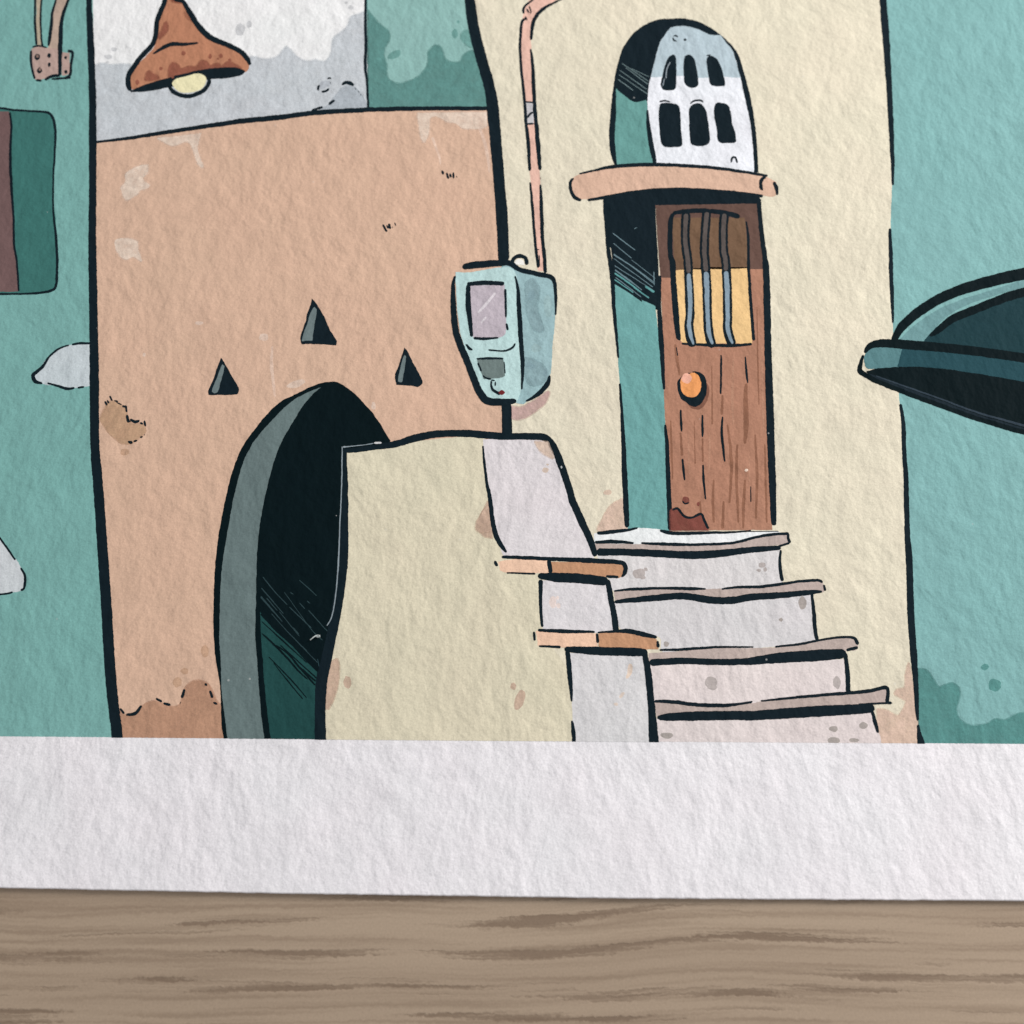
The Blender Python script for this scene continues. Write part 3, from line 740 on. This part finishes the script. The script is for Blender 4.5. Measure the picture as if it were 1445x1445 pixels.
# ---- staircase: each step with its riser, nosing and lines
stair = ink('staircase', None, 10,
    ('f', (228, 230, 232), '@22 500,192! 580,178 720,162 840,172 1000,195 1200,188 1400,180 @32 180,180 240,190! 240,205 100,225 0,245 @22 1000,262 700,255 500,250!'), label='flight of four grey stone steps')
ink('ink_outline', stair, 12,
    ('s', K, '@22 514,190,14 580,184,22 660,175,14 722,162,7', '@22 835,176,10 880,186,20 950,191,16 1100,187,13 1220,184,9 1300,176,6', '@22 935,184,3 1440,180,4'))
SP = (162, 154, 149)
NO = (180, 164, 157)
steps = [
 ((210, 206, 206), '@22 512,295! 700,300 1000,310 1246,295 @32 205,275! 200,350 215,445! 0,470 @22 1000,480 600,485 580,430 530,340',
  '@22 505,240! 700,245 1000,252 1246,235 @32 100,207 240,190! 245,240 100,258 0,272 @22 1000,300 700,290 510,290!',
  ['@22 503,236,14 600,232,18 702,240,9', '@22 738,240,8 850,245,16 1000,248,14 1200,240,12 @32 60,214,13 150,198,14 240,192,14 243,215,12 252,240,14', '@22 512,286,38 650,286,34 800,292,36 1000,301,38 1150,292,38 @32 0,280,33 100,271,28 205,264,22', '@32 190,258,10 250,240,10', '@32 205,275,10 200,350,14 213,435,19'],
  '@22 730,395,33,26 762,374,11,9 748,415,14,10 1355,352,18,13 1340,378,12,9 1372,374,10,12'),
 ((206, 203, 204), '@22 605,540! 900,525 1150,540 @32 0,525 200,510 360,500! 370,600 388,745! 200,765 60,775 @22 1000,780 850,795 830,720 640,680 615,600',
  '@22 600,488! 800,476 1000,475 1200,470 @32 0,468 200,452 300,437 415,430! 425,487 300,497 0,512 @22 1150,520 950,508 750,525 608,535!',
  ['@22 600,485,7 700,475,14 850,470,12 1000,472,17 1070,474,6', '@22 1148,474,7 1246,464,13 @32 100,462,15 200,450,14 300,435,12 395,430,14 420,441,10', '@32 425,452,9 431,484,14', '@22 604,540,14 700,530,26 850,516,34 950,510,34 1100,530,36 1200,532,36 @32 60,515,34 200,506,31 365,490,24 416,487,7', '@32 364,500,15 374,600,18 380,680,20 393,742,15'],
  '@32 316,545,19,34 205,630,10,10 @22 868,755,14,15'),
 ((217, 206, 204), '@22 775,855! 1246,855 @32 200,850 400,838 527,830! 545,1010! 300,1030 100,1050 @22 1300,1060 1100,1070 800,1050! 790,950',
  '@22 778,800! 950,790 1100,778 1300,775 @32 200,768 400,738 570,718! 600,765 590,787 400,797 0,835 @22 1000,838 780,845!',
  ['@22 833,785,9 950,782,14 1100,772,12 1312,769,7', '@32 175,769,8 300,755,12 430,730,10 540,718,12 580,725,14 598,756,17', '@32 598,772,16 540,786,15', '@22 782,850,34 950,841,32 1100,846,31 @32 0,845,32 100,836,42 200,825,52 400,812,58 538,802,44', '@32 534,800,18 545,900,24 549,1005,22'],
  '@22 1095,955,33,34 1105,975,20,15 @32 490,952,19,32'),
 ((215, 204, 202), '@22 815,1135! 1246,1130 @32 400,1110 665,1095! 690,1170 712,1225 720,1290! @22 835,1290!',
  '@22 803,1045! 950,1065 1150,1072 1300,1057 @32 100,1048 300,1028 600,1003 745,977! 757,1057! 600,1065 0,1105 @22 1000,1115 820,1125!',
  ['@22 808,1046,12 900,1049,19 1000,1062,20 1150,1068,19 1305,1052,7', '@32 0,1057,7 62,1048,6', '@32 103,1045,7 300,1025,14 500,1008,16 650,995,18 745,978,18 747,1050,17 772,1056,12', '@22 822,1131,18 870,1127,38 1000,1122,46 1200,1119,46 @32 60,1120,48 200,1110,52 400,1097,56 550,1089,52 682,1080,44', '@32 600,1062,9 765,1055,10', '@32 668,1090,12 685,1150,21 702,1207,12'],
  '@32 475,1188,22,15 476,1246,32,17 576,1246,26,12 626,1170,22,17 @22 870,1220,32,15'),
]
for base, riser, nose, lines, spots in steps:
    st = ink('step', stair, 9, ('f', base, riser), ('d', SP if base[1] < 205 else (174, 165, 162), spots))
    ink('step_nosing', stair, 11, ('f', NO, nose))
    ink('ink_outline', stair, 12, *[('s', K, q) for q in lines])

# ---- low garden wall with stepped piers
lw = ink('low_wall', None, 16,
    ('f', CREAM2, '@11 490,1030! 560,1028 700,1008 900,980 1100,962 1200,962! 1320,1100! @f 762,800! 768,900! 806,960 806,1060! 457,1060! @12 395,1240 392,1100 398,1000 412,900 438,750 468,600 498,450 510,250 510,100 503,0 @11 500,1200 492,1080'), label='cream garden wall')
ink('pink_stain', lw, 17,
    ('f', (202, 174, 154), '@12 425,845! 455,832 464,870 458,960 440,1030 412,1085! 395,1085! 400,980', '@12 1238,40! 1205,70 1178,125 1190,195 1245,215!', '@11 1222,1290! 1190,1360 1165,1400 1170,1445 1250,1445!'),
    ('d', (202, 176, 156), '@12 508,950,20,33 1383,1040,24,56,18 1352,970,14,19'))
ink('ink_outline', lw, 18,
    ('s', K, '@11 493,1022,18 492,1100,25 495,1230,30 @12 492,150,38 488,300,44 474,430,50 448,600,50 418,750,50 396,850,54 375,950,58 368,1100,54 370,1240,58 370,1300,58',
     '@11 485,1034,18 560,1030,22 650,1015,24 750,1000,33 850,970,37 950,950,36 1050,945,34 1150,948,36 1250,957,36 1330,961,34 @21 100,961,32 200,961,34 252,968,34 290,1010,35 330,1100,36 370,1220,34 @22 388,20,36 414,78,36 442,142,36 478,220,34 507,308,26'),
    ('s', (138, 150, 156), '@11 480,1012,5 479,1150,5 474,1300,5 @12 468,150,5 460,350,6 445,520,5 425,620,5 402,662,4', '@11 484,1015,8 520,1012,4 600,1003,3 640,996,4'),
    ('s', (205, 205, 205), '@11 642,994,8 680,993,8'),
    ('d', (180, 184, 184), '@21 334,1117,5,7'))
PI = (213, 207, 209)
p1 = ink('pier', lw, 17, ('f', PI, '@11 1198,975! @21 0,975 200,975 250,990 290,1050 340,1180 @22 390,40 440,150 490,280 505,325! 250,318 40,310! 20,260 0,200 @12 1250,130 1235,10 @11 1212,1180 1200,1030'), label='tall sloping pier panel')
ink('sand_stain', lw, 18, ('f', (216, 193, 176), '@21 195,985! 262,990! 292,1070 262,1062 225,1035'), ('d', (214, 194, 178), '@21 252,1132,16,13 262,1105,6,5'))
p2 = ink('pier', lw, 17, ('f', (212, 208, 210), '@22 235,430! 565,440! 585,560 608,700! 240,690! 232,550'), ('d', (224, 208, 202), '@22 290,542,18,30 318,560,12,14 312,520,9,10'), label='short middle pier panel')
p3 = ink('pier', lw, 17, ('f', (208, 206, 207), '@22 368,800! 752,805! 768,950 785,1100 800,1290! 400,1290! 388,1100 382,950'), ('s', (222, 202, 186), '@22 685,855,20 680,900,24 665,930,10'), ('d', (216, 200, 188), '@22 640,1015,18,9,-50 610,1060,12,8'), label='lowest pier panel')
ink('ink_outline', lw, 19,
    ('s', K, '@11 1197,1008,7 1205,1100,12 1218,1200,14 @12 1233,10,20 1246,120,22 1264,200,26 1290,250,22 1318,287,10',
     '@22 228,425,22 227,550,16 236,668,12', '@22 567,425,22 585,520,28 600,600,30 613,695,32', '@22 363,785,20 372,870,26 380,960,20 385,1048,8', '@22 387,1145,10 394,1200,20 399,1270,18', '@22 757,800,26 775,900,34 790,1050,36 800,1180,44 808,1290,52'))
for lt, tan, lines in (
    ('@12 1275,335! @22 100,322 268,325! 270,392! 60,392 20,382!', '@22 280,335! 450,340 645,347! 656,380 625,418 520,406 286,395!',
     ['@22 28,311,14 150,315,18 265,320,18 400,326,22 520,331,26 640,340,20 660,362,22 655,392,19 640,412,8', '@22 268,325,20 279,395,20', '@22 53,392,7 200,396,9', '@22 212,405,22 300,415,46 420,420,50 572,436,44', '@22 560,408,12 625,413,14', '@12 1257,330,11 1263,345,15 1272,358,14']),
    ('@22 203,688! 350,695 512,700! 518,768! 300,772 212,762!', '@22 524,693! 620,695 700,700 818,730! 828,780! 700,782 522,768!',
     ['@22 214,684,13 350,690,20 504,692,9', '@22 518,696,7 620,690,14 680,690,24 750,705,26 820,721,12', '@22 515,700,13 518,750,14', '@22 822,738,8 828,772,20', '@22 218,765,9 330,770,13', '@22 350,780,22 500,790,42 700,795,42 772,797,34', '@22 193,692,11 196,738,11'])):
    c = ink('cap_stone', lw, 18, ('f', (228, 191, 165), lt), ('f', (186, 141, 109), tan))
    ink('ink_outline', lw, 20, *[('s', K, q) for q in lines])

# ---- meter box
mb = ink('meter_box', None, 21,
    ('f', (149, 179, 183), '@11 1330,85! @21 100,105 200,128 280,150 302,200 301,350 288,500 274,650 225,735 140,795! 100,790! 20,600! 20,100!'), label='pale blue electricity meter box')
ink('shade_wash', mb, 22, ('f', (142, 170, 175), '@21 150,180 190,160 220,210 210,300 240,420 200,420 160,340', '@21 145,560 190,570 240,600 262,650 215,700 165,690 150,640'), ('d', (137, 165, 172), '@21 180,242,18,26 172,600,26,18,20 250,640,12,18'), ('d', (163, 192, 194), '@21 262,300,20,60 205,510,26,22'))
ink('front_face', mb, 23, ('f', (179, 207, 206), '@11 1058,122! 1120,125 1300,98 1345,105 1370,150 1385,300 1394,450 1400,600 1392,720 1368,790! 1300,790 1220,775 1190,720 1150,620 1110,520 1080,420 1062,250'))
ink('screen', mb, 24, ('f', (183, 173, 181), '@11 1130,192! 1308,188! 1314,430 1275,458 1148,458!'), ('s', (210, 203, 208), '@11 1172,330,8 1215,285,12 1262,228,9', '@11 1188,382,9 1214,352,9'))
ink('button', mb, 24, ('f', (107, 122, 120), '@11 1166,570! 1300,566! 1310,650 1296,660 1200,668!'))
ink('hanging_ring', mb, 22, ('f', (232, 228, 222), '@21 95,84! 100,65 120,55 140,66 146,88!'), ('s', K, '@21 82,86,16 88,58,18 118,40,18 150,52,18 157,88,16'))
ink('red_tip', mb, 26, ('d', (108, 40, 42), '@11 1292,737,17,12'))
ink('ink_outline', mb, 25,
    ('s', K, '@11 1092,98,28 1150,88,34 1240,80,34 1330,78,28 @21 120,110,22 200,130,24 280,150,24 299,182,18 305,250,14 303,342,7', '@21 273,650,9 262,692,24 230,732,24 190,762,16 150,782,7',
     '@11 1055,142,10 1045,200,19 1048,300,28 1055,400,32 1080,490,32 1110,560,34 1145,650,34 1180,735,36 1222,780,38 1300,786,34 1368,779,22', '@11 1360,143,7 1374,200,14 1381,300,22 1390,450,24 1400,600,20 1395,722,7',
     '@11 1122,185,20 1124,300,27 1140,452,15', '@11 1115,186,20 1200,178,22 1306,183,19', '@11 1311,210,12 1315,355,9', '@11 1317,385,9 1324,420,12', '@11 1150,460,11 1200,463,14 1276,458,7',
     '@11 1110,490,10 1128,513,13 1146,521,6', '@11 1225,520,7 1300,525,8 1345,510,10 1362,487,7', '@11 1164,566,7 1230,562,12 1302,565,7', '@11 1172,585,8 1190,630,8', '@11 1196,650,6 1212,662,8 1240,668,8', '@11 1305,580,5 1311,640,6',
     '@11 1238,672,6 1260,676,7', '@11 1241,676,8 1240,705,10 1252,728,14 1285,746,15', '@11 1262,680,7 1260,705,8'))

# ---- big dark lamp at the right
dl = ink('dark_lamp', None, 21,
    ('f', (28, 56, 62), '@31 915,480! 985,410 1200,305 1445,215 1700,165 1950,230 2150,420 2260,720! 1445,600 1200,540 1000,505'), label='large black and teal lamp shade')
ink('highlight_band', dl, 22, ('f', (104, 143, 145), '@31 800,480! 880,400 1000,318 1150,255 1300,208 1445,165 1700,130 1700,165 1445,205 1300,240 1150,292 1050,350 985,415 930,480!'))
ink('underside', dl, 22, ('f', K2, '@31 640,630! 700,612 850,603 1000,612 1200,640 1445,682 1800,745 2300,860! 2300,1010 2000,1060 1700,1010 1445,935 1200,860 1000,790 800,715 680,665'))
ink('rim', dl, 23, ('f', (82, 122, 126), '@31 628,560! 640,530 680,508 825,510! 806,606! 650,616 634,600'), ('f', (36, 70, 78), '@31 824,512! 1445,575 1800,640 2280,750! 2310,865! 1800,748 1445,682 1200,640 1000,612 800,604!'))
ink('lower_rim', dl, 23, ('f', (26, 38, 46), '@31 636,636! 700,655 800,698 1000,770 1200,845 1445,918 1700,992! 1700,1015! 1445,945 1200,868 1000,795 800,722 660,665'), ('s', (48, 60, 70), '@31 690,652,5 800,692,6 1000,762,6 1200,836,8 1445,906,10 1700,980,10'))
ink('ink_outline', dl, 24,
    ('s', K2, '@31 778,478,24 820,405,44 900,332,48 1000,267,50 1100,222,52 1250,176,56 1445,132,60 1700,95,60 1980,160,60 2190,370,60 2330,720,60', '@31 965,448,12 1000,425,30 1080,362,40 1200,312,40 1300,272,42 1445,226,46 1700,190,46',
     '@31 632,535,12 660,500,30 720,486,42 800,490,46 1000,506,46 1200,527,46 1445,562,46 1800,625,46 2300,740,46 2350,800,40 2340,880,40',
     '@31 625,545,10 612,590,18 610,628,26 650,655,24', '@31 612,630,22 680,672,24 800,722,22 1000,797,22 1200,868,22 1445,940,24 1700,1012,30 2000,1060,40 2340,900,40'))

# ---- a speck of lint on the dark arch
def lint():
    pts = [(318, 736), (330, 728), (336, 722), (346, 715), (356, 712), (366, 714), (368, 720), (358, 722), (350, 718)]
    P = []
    for i, (x, y) in enumerate(pts):
        q = on_paper(350 + x / ZF, 700 + y / ZF)
        P.append(Vector((q[0], q[1], TOP + 0.00018 + 0.00006 * math.sin(i * 1.3))))
    V, F = [], []
    for i, p in enumerate(P):
        d = (P[min(i + 1, len(P) - 1)] - P[max(i - 1, 0)]).normalized()
        s = d.cross(Vector((0, 0, 1))).normalized(); u = s.cross(d)
        r = 0.00007 if 2 < i else 0.00005
        for k in range(6):
            a = k * math.tau / 6
            V.append(p + (s * math.cos(a) + u * math.sin(a)) * r)
    for i in range(len(P) - 1):
        for k in range(6):
            F.append((i * 6 + k, i * 6 + (k + 1) % 6, i * 6 + 6 + (k + 1) % 6, i * 6 + 6 + k))
    F.append(tuple(range(5, -1, -1))); F.append(tuple(len(V) - 6 + k for k in range(6)))
    c = sum(P, Vector()) / len(P)
    me = bpy.data.meshes.new('lint_fibre'); me.from_pydata([v - c for v in V], [], F); me.update()
    m = bpy.data.materials.new('lint'); m.use_nodes = True
    b = m.node_tree.nodes['Principled BSDF']; b.inputs['Base Color'].default_value = (0.5, 0.54, 0.53, 1); b.inputs['Roughness'].default_value = 0.9
    me.materials.append(m)
    o = bpy.data.objects.new('lint_fibre', me); COL.objects.link(o); o.location = c
    o['label'] = 'tiny pale curl of lint lying on the black archway of the print'
    o['category'] = 'lint'
lint()
